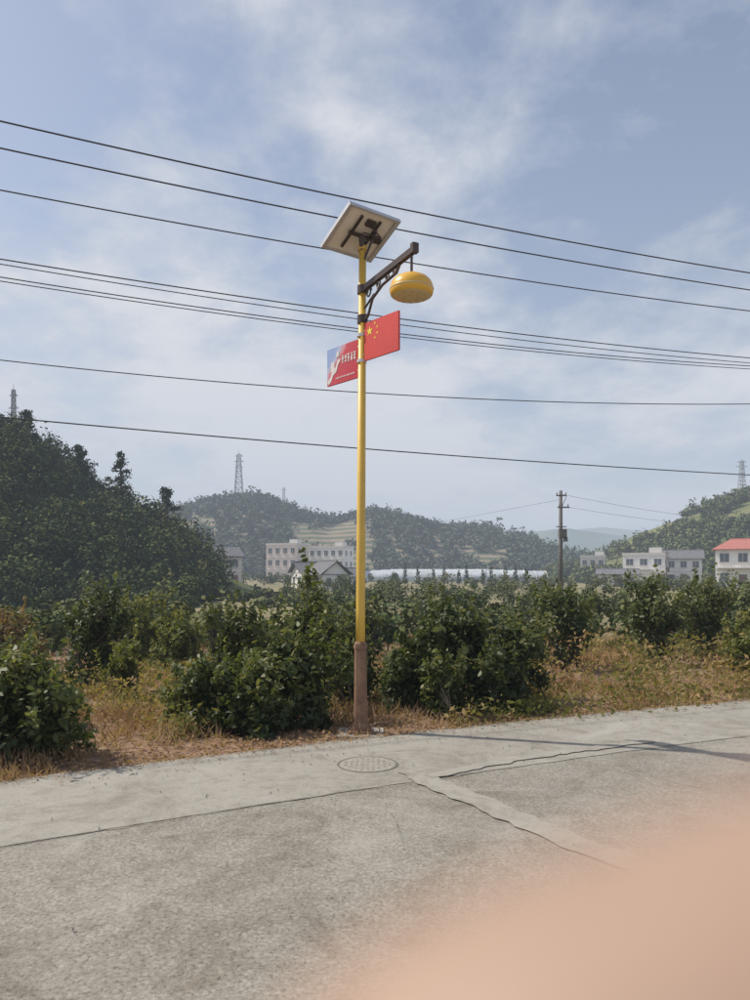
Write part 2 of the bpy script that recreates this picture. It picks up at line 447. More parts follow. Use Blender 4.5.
def crown(n, c, R, nc, rng, cr=.33, loose=.45):
    u = norm(rng.normal(size=(nc, 3))); r = rng.uniform(.25, .92, nc)[:, None]
    cc = u*r; cc[:, 2] = np.where(cc[:, 2] < -.7, -.7+.3*rng.random(nc), cc[:, 2])
    cc *= (1+.24*rng.normal(size=(nc, 1)))
    rads = cr*rng.uniform(.5, 1.3, nc)
    wt = rads**1.6; idx = rng.choice(nc, n, p=wt/wt.sum())
    v = norm(rng.normal(size=(n, 3))); rr = rng.random(n)[:, None]**loose
    p = cc[idx]+v*rr*rads[idx][:, None]*np.array([1,1,1.15])
    ct = rng.random(nc)*.45
    nrm = v*.4+p*.4+rng.normal(size=(n, 3))*.6+np.array([0,0,.45])
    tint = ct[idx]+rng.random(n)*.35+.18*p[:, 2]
    return np.asarray(c)+p*np.asarray(R), nrm, tint, np.asarray(c)+cc*np.asarray(R)

def bush(name, x, y, h, w, n=4200, mat=None, leaf=(.085,.038), seed=0, trunk=.06, nc=None, six=True):
    rng = np.random.default_rng(seed+100); z0 = gz(x, y)-.02
    e = empty(name, (x, y, z0))
    cz = trunk*h*.5+(h-trunk*h*.5)/2
    ax_, ay_ = rng.uniform(.82, 1.12), rng.uniform(.82, 1.12)
    P, N, T, cc = crown(n, (0,0,cz), (w/2*.95*ax_, w/2*.95*ay_, (h-trunk*h*.5)/2*.93), nc or int(38+w*10), rng, .26, .55)
    lean = rng.normal(size=2)*.16
    P[:, 0] += lean[0]*(P[:, 2]-cz); P[:, 1] += lean[1]*(P[:, 2]-cz); cc[:, 0] += lean[0]*(cc[:, 2]-cz); cc[:, 1] += lean[1]*(cc[:, 2]-cz)
    # skirt of low hanging branches
    k = int(n*.14); a = rng.uniform(0, 2*math.pi, k); rr = w*.5*rng.uniform(.25, .85, k)*(.8+.25*np.sin(a*3+seed))
    P = np.vstack([P, np.stack([rr*np.cos(a), rr*np.sin(a), h*rng.uniform(.06, .36, k)], 1)])
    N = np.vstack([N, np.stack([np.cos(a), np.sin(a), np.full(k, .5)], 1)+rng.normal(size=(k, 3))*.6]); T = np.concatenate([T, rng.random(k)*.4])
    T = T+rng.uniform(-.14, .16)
    # upright sprigs that break the outline
    ns = 32; Pc = []; Nc = []
    for i in range(ns):
        q = cc[rng.integers(len(cc))]; dirn = np.array([q[0]*.7, q[1]*.7, .9])+rng.normal(size=3)*.38; dirn /= np.linalg.norm(dirn)
        k = 14; L_ = rng.uniform(.2, .55)*(.6+.3*h); s = np.linspace(.2, 1, k)[:, None]
        Pc.append(q+dirn*L_*s+rng.normal(size=(k, 3))*.022); Nc.append(rng.normal(size=(k, 3))*.7+dirn*.5)
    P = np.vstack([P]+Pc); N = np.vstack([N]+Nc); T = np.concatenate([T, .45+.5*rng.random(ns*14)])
    keep = P[:, 2] > .03; P, N, T = P[keep], N[keep], T[keep]
    s = rng.uniform(.6, 1.25, len(P))
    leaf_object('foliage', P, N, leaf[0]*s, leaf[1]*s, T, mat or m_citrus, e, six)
    b = MB(); nst = 3
    stems = [(rng.uniform(-.06,.06), rng.uniform(-.06,.06)) for _ in range(nst)]
    forks = [Vector((sx*3.5+rng.uniform(-.08,.08)*w, sy*3.5+rng.uniform(-.08,.08)*w, h*rng.uniform(.18,.34))) for sx, sy in stems]
    for (sx, sy), f in zip(stems, forks):
        b.tube([(sx,sy,-.05), ((sx+f.x)/2+.02, (sy+f.y)/2, f.z*.5), tuple(f)], [.026*h, .021*h, .017*h], 6)
    for c in cc:
        c = Vector(c); f = min(forks, key=lambda q: (q-c).length)
        m = f.lerp(c, .5)+Vector((rng.uniform(-.05,.05), rng.uniform(-.05,.05), .04))
        b.tube([tuple(f), tuple(m), tuple(c)], [.010*h, .006*h, .003*h], 4, cap=False)
    b.obj('branches', m_bark, e, True)
    return e

near = [ # x, y, height, width, leaves
 (-3.15,6.5,1.0,1.25,4500),(-4.1,6.7,1.35,1.4,3200),(-3.95,8.3,.95,.9,2400),
 (-1.55,7.75,.90,1.15,4700),(-.86,7.95,1.12,1.2,5000),(-2.05,8.15,.62,.6,1300),(-1.15,7.4,.48,.75,1500),
 (-.80,9.7,1.66,1.15,4000),(-1.95,10.4,1.30,.9,2500),(-.3,9.3,1.05,.7,1700),
 (.40,8.75,1.12,.95,3500),(1.05,9.1,1.56,1.25,5400),(1.76,9.35,1.22,.9,3300),(.75,8.3,.66,.6,1500),(1.4,8.75,.80,.8,2000),
 (-4.5,12,1.85,1.15,3200),(-3.6,10.6,.75,.7,1300),(-5.6,10.5,1.05,1.1,2300),
 (3.3,13,1.75,1.15,2800),(2.35,11.8,1.2,.8,1900),(5.3,14,1.9,1.5,3000),(6.1,11.9,1.05,1.2,2500),(7.3,12.4,1.5,1.5,2600),(6.6,14.8,1.8,1.5,2300),
]
for i, (x, y, h, w, n) in enumerate(near):
    bush('citrus_bush', x, y, h, w, int(n), m_citrus if i not in (17, 5, 21, 16) else m_shrub, (.080,.038) if y < 10 else (.10,.05), i, six=y < 10)
mids = [(-4.1,15.5,1.4,1.4,1),(-5.6,17.5,1.9,1.7,1),(-7.6,15,1.7,1.9,2),(-9.6,18,1.9,2.2,2),(-7.1,19.5,1.7,1.8,0),(-2.3,16,1.1,1.1,0),(-.4,17,1.7,1.4,0),(1.4,16,1.5,1.3,0),(-9.8,13,1.4,1.6,1),(4.5,17,1.7,1.2,0)]
for i, (x, y, h, w, k) in enumerate(mids):
    bush('shrub', x, y, h, w, 1800, (m_citrus, m_shrub, m_rust)[k], (.13,.07), 50+i, six=False)

# yellowish weeds/undergrowth on the verge and between bushes
def weeds():
    C = []; N = []; T = []; L = []
    cand = 0; placed = 0
    while placed < 640 and cand < 20000:
        cand += 1
        y = 6+ (RNG.random()**1.5)*20; x = RNG.uniform(-.62, .62)*y*1.05
        s = sd(x, y)
        if s < .08: continue
        dens = mn.noise(Vector((x*.55, y*.55, 7)))
        yel = 2.6 < x < 6.2 and 9.0 < y < 14
        bare = -3.0 < x < -1.6 and 6 < y < 9
        if dens < .0 and not yel: continue
        if bare and RNG.random() < .6: continue
        if yel and RNG.random() < .2: continue
        h = RNG.uniform(.10, .45)*(1.0 if s > .6 else .6)*(1.9 if yel and s > 1.2 else 1)
        w = RNG.uniform(.08, .24); k = int(RNG.uniform(40, 100))
        z = gz(x, y)
        p = RNG.normal(size=(k, 3))*np.array([w, w, 0])+np.array([x, y, z])
        p[:, 2] += RNG.random(k)*h
        t = .22+.8*mn.noise(Vector((x*.9, y*.9, 1)))+ RNG.random(k)*.35+(.12 if yel else 0)+(.25 if bare else 0)
        C.append(p); N.append(RNG.normal(size=(k, 3))+np.array([0,0,.9])); T.append(t); L.append(RNG.uniform(.035, .08, k)*(1+y/25)); placed += 1
    C = np.vstack(C); N = np.vstack(N); T = np.concatenate(T); L = np.concatenate(L)
    leaf_object('weeds', C, N, L, L*.42, T, m_weed, six=False)
weeds()

def grass():
    n = 95000
    y = 5.0+(RNG.random(n)**1.6)*24; x = RNG.uniform(-.66, .66, n)*y
    keep = []; z = []; hh = []
    for a, b_ in zip(x, y):
        s = sd(a, b_)
        d1 = mn.noise(Vector((a*.8, b_*.8, 2)))+.6*mn.noise(Vector((a*3.2, b_*3.2, 8)))
        ok = s > .0 and d1 > .05+ (.12 if s < .6 else -.06)
        keep.append(ok); z.append(gz(a, b_) if ok else 0); hh.append(min(1, .35+s*.6)*(1+max(0, d1)))
    keep = np.array(keep); x = x[keep]; y = y[keep]; z = np.array(z)[keep]; hh = np.array(hh)[keep]; n = len(x)
    pn = np.array([mn.noise(Vector((a*.5, b_*.5, 4))) for a, b_ in zip(x, y)])
    h = RNG.uniform(.04, .18, n)*(1+y/20)*hh
    ax = np.stack([RNG.normal(size=n)*.7, RNG.normal(size=n)*.7, np.ones(n)], 1)
    C = np.stack([x, y, z+h*.36], 1); N = np.stack([RNG.normal(size=n), RNG.normal(size=n), RNG.normal(size=n)*.3], 1)
    leaf_object('grass', C, N, h, .006+.0006*y+RNG.random(n)*.006, .5+.8*pn+RNG.random(n)*.35, m_grass, six=False, axis=norm(ax))
grass()

def litter():
    n = 2600
    xs = RNG.uniform(-5, 9, n); d_ = RNG.exponential(.09, n)
    C = np.array([(x+.447*d, edge_y(x)-.894*d, .016+RNG.random()*.01) for x, d in zip(xs, d_)])
    N = RNG.normal(size=(n, 3))*.35+np.array([0,0,1])
    L = RNG.uniform(.01, .04, n)
    n2 = 13000
    x2 = RNG.uniform(-6, 9, n2); d2 = RNG.exponential(.9, n2)
    C2 = np.array([(x-.447*d, edge_y(x)+.894*d, gz(x-.447*d, edge_y(x)+.894*d)+.01+RNG.random()*.03) for x, d in zip(x2, d2)])
    C = np.vstack([C, C2]); N = np.vstack([N, RNG.normal(size=(n2, 3))*.6+np.array([0,0,1])]); L = np.concatenate([L, RNG.uniform(.02, .07, n2)])
    leaf_object('leaf_litter', C, N, L, L*.5, RNG.random(n+n2)*.6+.35, m_grass, six=False)
    b = MB()
    for i in range(420):
        x = RNG.uniform(-4, 8); d = RNG.exponential(.35) if i % 3 else RNG.uniform(0, 4)
        r = RNG.uniform(.003, .011); c = Vector((x+.447*d, edge_y(x)-.894*d, .010+r*.4))
        vs = [c+Vector(q)*r*RNG.uniform(.7, 1.2) for q in ((1,0,0),(0,1,0),(-1,0,0),(0,-1,0),(0,0,.8),(0,0,-.8))]
        b.add(vs, [(0,1,4),(1,2,4),(2,3,4),(3,0,4),(1,0,5),(2,1,5),(3,2,5),(0,3,5)])
    b.obj('gravel', simple('pebbles', (.3,.28,.25), .9, 0, .4, 3))
litter()

# generic forest mass
def forest(name, spots, mat, nface, fsize, seed, conif=.0, trunk_mat=None):
    rng = np.random.default_rng(seed); Cs=[]; Ns=[]; Ts=[]; Ls=[]; tb = MB()
    for (x, y, z, h, w) in spots:
        tt = rng.uniform(-.28, .28)
        if rng.random() < conif:
            k = int(nface*.8); t = 1-np.sqrt(rng.random(k)); t = t*.93+.05; tt -= .15
            a = rng.uniform(0, 2*math.pi, k); lay = .75+.25*np.sin(t*34)
            r = (1-t)*w*.42*np.sqrt(rng.random(k))*lay+.03*w
            P = np.stack([x+r*np.cos(a), y+r*np.sin(a), z+h*1.1*t+.1*h-r*.25], 1)
            N = np.stack([np.cos(a)*.6, np.sin(a)*.6, np.full(k, .8)], 1)+rng.normal(size=(k,3))*.35
            T = rng.random(k)*.45+tt
        else:
            P, N, T, _ = crown(nface, (x, y, z+h*.5), (w/2, w/2, h*.5), 10, rng, .42); T = T+tt
        Cs.append(P); Ns.append(N); Ts.append(T); Ls.append(fsize*rng.uniform(.6, 1.4, len(P)))
        tb.tube([(x,y,z-.3),(x,y,z+h*.7)], [h*.02, h*.008], 4, cap=False)
    C = np.vstack(Cs); L = np.concatenate(Ls)
    e = empty(name, (0,0,0))
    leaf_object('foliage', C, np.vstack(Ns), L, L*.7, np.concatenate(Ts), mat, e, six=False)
    tb.obj('trunks', m_bark, e)
    return e

# valley shrubs and orchards
rs = random.Random(11); spots = []
while len(spots) < 200:
    y = 20+rs.random()**1.2*75; x = rs.uniform(-.56, .56)*y
    r = x/y
    if y > 24 and -.24 < r < -.10 and y < 120: continue
    if mn.noise(Vector((x*.06, y*.06, 5))) < -.15: continue
    h = rs.uniform(1.1, 1.8) if y < 50 else rs.uniform(1.4, 2.4)
    spots.append((x, y, gz(x, y), h, h*rs.uniform(.9, 1.5)))
forest('orchard_trees', spots, m_val_leaf, 330, .19, 21)
spots = []
while len(spots) < 230:
    y = rs.uniform(95, 230); x = rs.uniform(-.36, .56)*y; r = x/y
    if -.235 < r < -.12 and y < 140: continue
    if y < 215 and -.02 < r < .22 and rs.random() < .8: continue
    h = rs.uniform(1.6, 3.0); spots.append((x, y, gz(x, y), h, h*rs.uniform(1, 1.8)))
for i in range(30):
    y = rs.uniform(55, 100); x = rs.uniform(-.20, -.10)*y
    h = rs.uniform(.5, 1.1); spots.append((x, y, gz(x, y), h, h*rs.uniform(1.2, 2.4)))
forest('valley_trees', spots, m_val_leaf, 120, .45, 22)

# ------------------------------------------------------------------ hills
def make_hill(name, prof, y0, front, back, mat, base=-1.5, na=2.0, nx=110, nt_=36, sc=.02):
    xs0 = [p[0] for p in prof]; zs0 = [p[1] for p in prof]
    def H(x, y):
        r = float(np.interp(x, xs0, zs0)); t = (y-y0)/(front if y < y0 else back)
        f = max(0, 1-abs(t)); f = f*f*(3-2*f) if t > 0 else math.sin(f*math.pi/2)**1.25
        return base+(r-base)*f + na*f*(mn.noise(Vector((x*sc, y*sc, 1)))+.4*mn.noise(Vector((x*sc*4, y*sc*4, 2))))*(min(1, abs(t)*3)*.8+.2)
    ys = np.concatenate([np.linspace(y0-front, y0, nt_), np.linspace(y0, y0+back, nt_//2)[1:]])
    xs = np.linspace(xs0[0], xs0[-1], nx)
    V = [(x, y, H(x, y)) for y in ys for x in xs]
    F = [(j*nx+i, j*nx+i+1, (j+1)*nx+i+1, (j+1)*nx+i) for j in range(len(ys)-1) for i in range(nx-1)]
    b = MB(); b.add(V, F); b.obj(name, mat, None, True)
    return H
def hill_mat(name, a, b_, c_, s=.05, terr=False):
    m, nt, bs, o = new_mat(name)
    f = noise_node(nt, s, 6, .65, .5)
    c = ramp(nt, f, [(.35, a), (.52, b_), (.68, c_)])
    if terr:
        w = nt.nodes.new('ShaderNodeTexWave'); w.bands_direction = 'Z'; w.inputs['Scale'].default_value = .13; w.inputs['Distortion'].default_value = 3; w.inputs['Detail'].default_value = 4; w.inputs['Detail Scale'].default_value = .3
        tc = nt.nodes.new('ShaderNodeTexCoord'); nt.links.new(tc.outputs['Object'], w.inputs['Vector'])
        c = mix(nt, ramp(nt, w.outputs['Fac'], [(.35,0),(.75,.85)]), c, (.28,.22,.16))
    nt.links.new(c, bs.inputs['Base Color']); bs.inputs['Roughness'].default_value = 1; bs.inputs['Specular IOR Level'].default_value = .1
    return m
mh1 = hill_mat('near_hill_ground', (.05,.07,.03), (.08,.10,.04), (.14,.13,.06), .2)
mh2 = hill_mat('mid_hill_ground', (.08,.10,.065), (.10,.12,.07), (.16,.14,.10), .03, True)  # greens paled in the colour for distance haze
mh3 = hill_mat('right_hill_ground', (.10,.125,.055), (.16,.17,.075), (.26,.22,.13), .05)
mh4 = hill_mat('far_hill_ground', (.09,.13,.11), (.11,.15,.12), (.14,.17,.14), .01)  # cooler, lighter slope colours include some painted haze

H1 = make_hill('wooded_hill', [(-130,17),(-90,21),(-60,20.5),(-43,16.0),(-38.5,13.8),(-34.5,11),(-31.6,8.3),(-25.9,5.6),(-22.4,3.8),(-19.5,1.4),(-16,-.5),(-12,-1.8)], 85, 32, 50, mh1, -1.6, 1.0, sc=.05)
sp = []
while len(sp) < 560:
    x = rs.uniform(-70, -14); y = rs.uniform(54, 92)
    if x/y > -.205 or x/y < -.62: continue
    z = H1(x, y); h = rs.uniform(2.6, 5.0)*(.75 if z < 1 else 1)
    sp.append((x, y, z-.3, h, h*rs.uniform(.7, 1.1)))
forest('hillside_trees', sp, m_hill_leaf, 330, .34, 31, .2)
# distinctive conifers on the ridge
def pine(x, y, z, h, w, seed):
    rng = np.random.default_rng(seed); e = empty('pine_tree', (x, y, z)); b = MB()
    b.tube([(0,0,-.5),(0.1,0,h*.5),(0,0,h)], [h*.028,h*.018,h*.004], 6)
    C = []; N = []
    for i in range(30):
        t = .25+.73*(i/29)+rng.uniform(-.015,.015); a = rng.uniform(0, 6.28); r = w*.5*(1-t)**.6*rng.uniform(.5,1.25)
        tip = Vector((r*math.cos(a), r*math.sin(a), h*t+r*.15)); st = Vector((0,0,h*t-.1))
        b.tube([tuple(st), tuple(tip)], [h*.006, h*.002], 4, cap=False)
        k = 60; s = rng.random((k,1))**.6
        C.append(np.array(st)+(np.array(tip)-np.array(st))*s+rng.normal(size=(k,3))*np.array([.16,.16,.10])*w*.30); N.append(rng.normal(size=(k,3))*.5+np.array([0,0,1]))
    b.obj('trunk_and_limbs', m_bark, e)
    C = np.vstack(C); L = .36*rng.uniform(.5,1.3,len(C))
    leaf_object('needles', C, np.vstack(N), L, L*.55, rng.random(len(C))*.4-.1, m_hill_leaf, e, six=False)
for px_, py_, h, w, s in ((-28.9,84,8.4,4.8,1),(-23.7,84,7.2,4.6,2),(-34.0,85,6.0,4.4,3),(-39.5,84,6.0,4.4,4)):
    pine(px_, py_, H1(px_, py_)-.3, h, w, s)

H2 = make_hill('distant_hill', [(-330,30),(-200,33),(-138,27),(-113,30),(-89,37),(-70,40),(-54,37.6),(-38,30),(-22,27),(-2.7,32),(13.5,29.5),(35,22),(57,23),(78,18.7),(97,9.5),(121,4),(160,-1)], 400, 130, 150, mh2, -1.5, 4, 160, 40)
sp = []
while len(sp) < 1250:
    y = rs.uniform(275, 410); x = rs.uniform(-.36, .36)*y
    z = H2(x, y); xr = x*400/y
    if -46 < xr < 0 and rs.random() < .95 and z < 25+3*mn.noise(Vector((x*.1, 0, 0))): continue
    if mn.noise(Vector((x*.03, y*.03, 9))) < -.22: continue
    if z < -1: continue
    h = rs.uniform(4, 7); sp.append((x, y, z-.5, h, h*rs.uniform(.9, 1.6)))
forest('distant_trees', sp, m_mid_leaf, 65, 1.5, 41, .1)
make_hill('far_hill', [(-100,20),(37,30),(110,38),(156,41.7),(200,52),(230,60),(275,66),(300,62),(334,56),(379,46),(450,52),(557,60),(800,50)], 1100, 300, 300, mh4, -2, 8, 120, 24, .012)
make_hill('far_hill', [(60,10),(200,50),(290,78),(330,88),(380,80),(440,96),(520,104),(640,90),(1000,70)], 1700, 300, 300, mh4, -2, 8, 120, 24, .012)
H3 = make_hill('green_hill', [(46,-1.5),(56,.8),(64,3.2),(70,6.2),(77,9.5),(85.5,14.4),(95,18.0),(105.7,21.4),(116.6,26),(140,33),(180,38),(260,30)], 230, 75, 90, mh3, -1.5, 1.6, 110, 36, .05)
sp = []
while len(sp) < 600:
    y = rs.uniform(160, 236); x = rs.uniform(.22, .56)*y
    z = H3(x, y)
    if x < 50 or z < -1.2: continue
    if mn.noise(Vector((x*.07, y*.07, 6))) < -.02: continue
    h = rs.uniform(2.2, 4.6); sp.append((x, y, z-.3, h, h*rs.uniform(.9, 1.5)))
forest('slope_trees', sp, m_right_leaf, 110, .75, 51, .15)

# ------------------------------------------------------------------ buildings
m_wall = simple('white_render', (.80,.78,.75), .85, 0, .05, 1)
m_wallp = simple('pinkish_render', (.72,.63,.60), .85, 0, .06, 1)
m_tile = simple('grey_roof_tiles', (.15,.15,.16), .9, 0, .3, 3)
m_rtile = simple('red_roof_tiles', (.42,.15,.12), .8, 0, .15, 3)
m_glass = simple('window_glass', (.10,.12,.14), .3, 0, .2, 1)
m_trim = simple('trim', (.66,.63,.59), .8)
m_door = simple('wooden_door', (.18,.11,.08), .7)
def building(name, x, y, z, w, d, h, fl, cols, wall, roof='flat', rmat=None, rz=0, balc=False, rh=1.8):
    e = empty(name, (x, y, z), rz)
    b = MB(); b.box((0,0,h/2), (w,d,h)); b.obj('walls', wall, e)
    bg = MB(); bt = MB(); fh = h/fl
    def win(cx, cz, ww, hh, side):
        if side == 0:
            bg.box((cx,-d/2-.01,cz), (ww,.06,hh)); bt.box((cx,-d/2-.07,cz-hh/2-.06), (ww+.25,.2,.1)); bt.box((cx,-d/2-.05,cz), (.06,.05,hh))
            bt.box((cx,-d/2-.05,cz+hh/2+.04), (ww+.16,.12,.08))
        else:
            bg.box((side*(w/2+.01),cx,cz), (.06,ww,hh)); bt.box((side*(w/2+.07),cx,cz-hh/2-.06), (.2,ww+.25,.1))
    for f in range(fl):
        for c in range(cols):
            cx = -w/2+w*(c+.5)/cols
            if f == 0 and c == cols//2: continue
            win(cx, fh*f+fh*.55, w/cols*.50, fh*.45, 0)
        for c in range(2): 
            win(-d/2+d*(c+.5)/2, fh*f+fh*.55, d*.15, fh*.42, 1); win(-d/2+d*(c+.5)/2, fh*f+fh*.55, d*.15, fh*.42, -1)
        if f: bt.box((0,-d/2-.04,fh*f), (w+.02,.12,.14))
        if balc and f: 
            bt.box((0,-d/2-.6,fh*f+.1), (w*.9,1.1,.12)); 
            for k in range(int(w*.9/.5)+1): bt.box((-w*.45+k*.5,-d/2-1.1,fh*f+.55), (.07,.07,.8))
            bt.box((0,-d/2-1.1,fh*f+.98), (w*.9,.1,.08))
    bg.obj('windows', m_glass, e); bt.obj('sills_and_bands', m_trim, e)
    b = MB(); b.box((-w/2+w*(cols//2+.5)/cols,-d/2-.02,1.1), (1.2,.08,2.2)); b.obj('door', m_door, e)
    b = MB()
    if roof == 'flat':
        for s_ in (-1,1):
            b.box((0,s_*(d/2),h+.3), (w+.3,.25,.6)); b.box((s_*(w/2),0,h+.3), (.25,d-.26,.6))
        b.box((0,0,h+.05), (w-.3,d-.3,.1)); b.box((w*.25,d*.1,h+.9), (2.4,2.4,1.6))
    else:
        o = .5
        ridge = .0 if roof == 'gable' else min(w, d)*.35
        vs = [(-w/2-o,-d/2-o,h),(w/2+o,-d/2-o,h),(w/2+o,d/2+o,h),(-w/2-o,d/2+o,h),(-w/2-o+ridge,0,h+rh),(w/2+o-ridge,0,h+rh)]
        b.add(vs, [(0,1,5,4),(2,3,4,5)]+([(1,2,5),(3,0,4)] if ridge else []))
        b.add([(v[0],v[1],v[2]-.14) for v in vs], [(4,5,1,0),(5,4,3,2)])
        b.add(vs[:4]+[(v[0],v[1],v[2]-.14) for v in vs[:4]], [(0,4,5,1),(1,5,6,2),(2,6,7,3),(3,7,4,0)])
        b.tube([(vs[4][0],0,h+rh),(vs[5][0],0,h+rh)], .12, 6)
        if roof == 'gable':
            g = MB()
            for s_ in (-1,1): g.add([(s_*w/2,-d/2,h-.1),(s_*w/2,d/2,h-.1),(s_*w/2,0,h+rh-.15)], [(0,1,2)])
            g.obj('gables', wall, e)
    b.obj('roof', rmat or m_trim, e)
building('apartment_block', -24.4, 205, -1, 9.6, 6, 9.9, 3, 4, m_wallp, rz=rad(-24))
building('apartment_block', -12.3, 207, -1, 11, 6, 9.2, 3, 5, m_wall, rz=rad(-24))
building('farmhouse', -6.9, 108, -1.1, 5.2, 4.2, 2.4, 1, 3, m_wall, 'gable', m_tile, rad(-60), rh=1.9)
building('farmhouse', -9.8, 112, -1.1, 4.5, 4, 2.6, 1, 3, m_wall, 'gable', m_tile, rad(28), rh=1.6)
building('farmhouse', -4.9, 113, -1.1, 4.5, 4, 2.0, 1, 3, m_wall, 'gable', m_tile, rad(20), rh=1.3)
building('villa', 60.4, 121, -1.0, 8, 7, 6.3, 2, 3, m_wall, 'hip', m_rtile, rad(-30), True, rh=1.7)
building('rural_house', 55.5, 152, -1.0, 8, 6, 5.9, 2, 3, m_wall, 'flat', None, rad(-26), True)
building('rural_house', 65, 156, -1.0, 7, 6, 5.4, 2, 3, m_wall, 'gable', m_tile, rad(-22))
building('rural_house', 46, 140, -1.1, 7, 5, 2.3, 1, 3, m_wall, 'gable', m_tile, rad(-20), rh=1.0)
building('rural_house', 60.5, 205, -1.0, 6.5, 6, 6.6, 2, 3, m_wallp, 'flat', None, rad(-20))
building('rural_house', 52, 138, -1.1, 5, 5, 2.3, 1, 2, m_wall, 'flat', None, rad(-20))
building('rural_house', -26.5, 128, -1.1, 5, 6, 5.4, 2, 2, m_wallp, 'gable', m_tile, rad(30))

def greenhouse(x0, x1, y, z, w, h):
    e = empty('greenhouse', (x0, y, z)); b = MB(); n = 12; L = x1-x0; nl = int(L/3)
    prof = [(w/2*math.cos(math.pi*k/n), h*.35+h*.65*math.sin(math.pi*k/n)) for k in range(n+1)]; prof = [(w/2,0)]+prof+[(-w/2,0)]
    vs = []; k = len(prof)
    for i in range(nl+1): vs += [(L*i/nl, p[0], p[1]) for p in prof]
    b.add(vs, [(i*k+j, i*k+j+1, (i+1)*k+j+1, (i+1)*k+j) for i in range(nl) for j in range(k-1)]+[tuple(range(k)), tuple(nl*k+j for j in range(k))])
    b.obj('plastic_cover', simple('greenhouse_film', (.46,.49,.51), .5, 0, .25, .3), e)
    r = MB()
    for i in range(nl+1): r.tube([(L*i/nl, p[0]*1.01, p[1]*1.01) for p in prof], .07, 4)
    r.obj('hoops', m_trim, e)
for i in range(4): greenhouse(-4+i*3, 47-i*4, 205+i*9, -1.4+.2*i, 7.5, 3.3)

# row of small conical trees
sp = []
for i in range(13):
    x = 4.2+i*2.45+rs.uniform(-.5,.5); sp.append((x, 150+rs.uniform(-2,2), -1.2, rs.uniform(3.2,4.2), rs.uniform(1.9,2.4)))
forest('cypress_row', sp, m_hill_leaf, 300, .36, 61, .55)

# ------------------------------------------------------------------ poles, masts, wires
m_cpole = simple('backlit_pole', (.14,.125,.115), .85, 0, .25, 4)  # concrete given a dark colour to stand for its backlit side
m_wire = simple('black_cable', (.06,.06,.065), .6)
m_steel = simple('galvanised_steel', (.36,.38,.40), .6, .2)
m_cer = simple('insulator', (.35,.33,.32), .3)
def utility_pole(x, y, z, h, s=1.0):
    e = empty('utility_pole', (x, y, z)); b = MB(); b.tube([(0,0,-.4),(0,0,h)], [.17*s,.11*s], 12); b.obj('shaft', m_cpole, e, True)
    b = MB(); b.box((0,-.16,h-.35), (.7,.08,.08)); b.box((.15,-.16,h-1.15), (.8,.08,.08)); b.box((.12,0,h-2.9), (.5,.4,.6)); b.box((.3,-.1,h-3.3), (.25,.2,.3))
    b.box((.0,-.17,h-2.45), (.7,.06,.06)); b.tube([(0,-.1,h-1.2),(.35,-.16,h-.4)], .02, 5)
    b.obj('crossarms', m_cpole, e)
    b = MB()
    for dx, dz in ((-.3,-.25),(.3,-.25),(.45,-1.05),(-.15,-1.05)): b.lathe((dx,-.16,h+dz), [(.0,.12),(.04,.11),(.055,.06),(.035,.05),(.055,.01),(.03,-.06)], 10)
    b.obj('insulators', m_cer, e)
    return e
utility_pole(12.55, 50, -.9, 8.0)
utility_pole(-22.5, 150, -1, 8.5, .8)
utility_pole(46.5, 118, -1, 6.0, .8)
# small street light in the valley
def mini_lamp(x, y, z):
    e = empty('street_light', (x, y, z)); b = MB(); b.tube([(0,0,0),(0,0,2.9),(.3,0,3.35),(1.2,0,3.5)], [.06,.05,.04,.04], 8); b.obj('post', m_steel, e)
    b = MB(); b.box((1.4,0,3.48), (.7,.25,.1)); b.box((1.4,0,3.42), (.5,.2,.05)); b.obj('head', m_cer, e)
mini_lamp(13.2, 88, -1.1)

def lattice_tower(name, x, y, z, h, wb, wt, arms=()):
    e = empty(name, (x, y, z)); b = MB(); r = h*.0045
    c = lambda k, t: Vector(((wb+(wt-wb)*t)/2*(1 if k in (0,3) else -1), (wb+(wt-wb)*t)/2*(1 if k < 2 else -1), h*t))
    n = 9
    for k in range(4):
        b.tube([c(k,0), c(k,1)], r*1.4, 4)
        for i in range(n):
            t0, t1 = i/n, (i+1)/n; k2 = (k+1) % 4
            b.tube([c(k,t0), c(k2,t1)], r, 4); b.tube([c(k2,t0), c(k,t1)], r, 4); b.tube([c(k,t1), c(k2,t1)], r, 4)
    for t, L in arms:
        for s_ in (-1,1):
            b.tube([(0,0,h*t), (s_*L,0,h*t)], r*1.3, 4); b.tube([(0,0,h*t+h*.06), (s_*L,0,h*t)], r, 4)
    b.tube([(0,0,h),(0,0,h*1.08)], r, 4)
    b.obj('lattice', m_steel, e)
lattice_tower('transmission_tower', -74, 402, H2(-74, 402)-1, 27, 5, 1.6, ((.97,2.2),(.86,2.6),(.74,2.2)))
lattice_tower('radio_mast', -42.0, 86, H1(-42, 86), 7.2, .5, .3, ((.9,.5),(.7,.6)))
lattice_tower('transmission_tower', 114.5, 231, H3(114.5, 231), 11, 2.0, .8, ((.97,1.5),(.84,1.8)))
lattice_tower('transmission_tower', -49.5, 402, H2(-49.5, 402), 12, 2.0, .8, ((.9,1.5),))

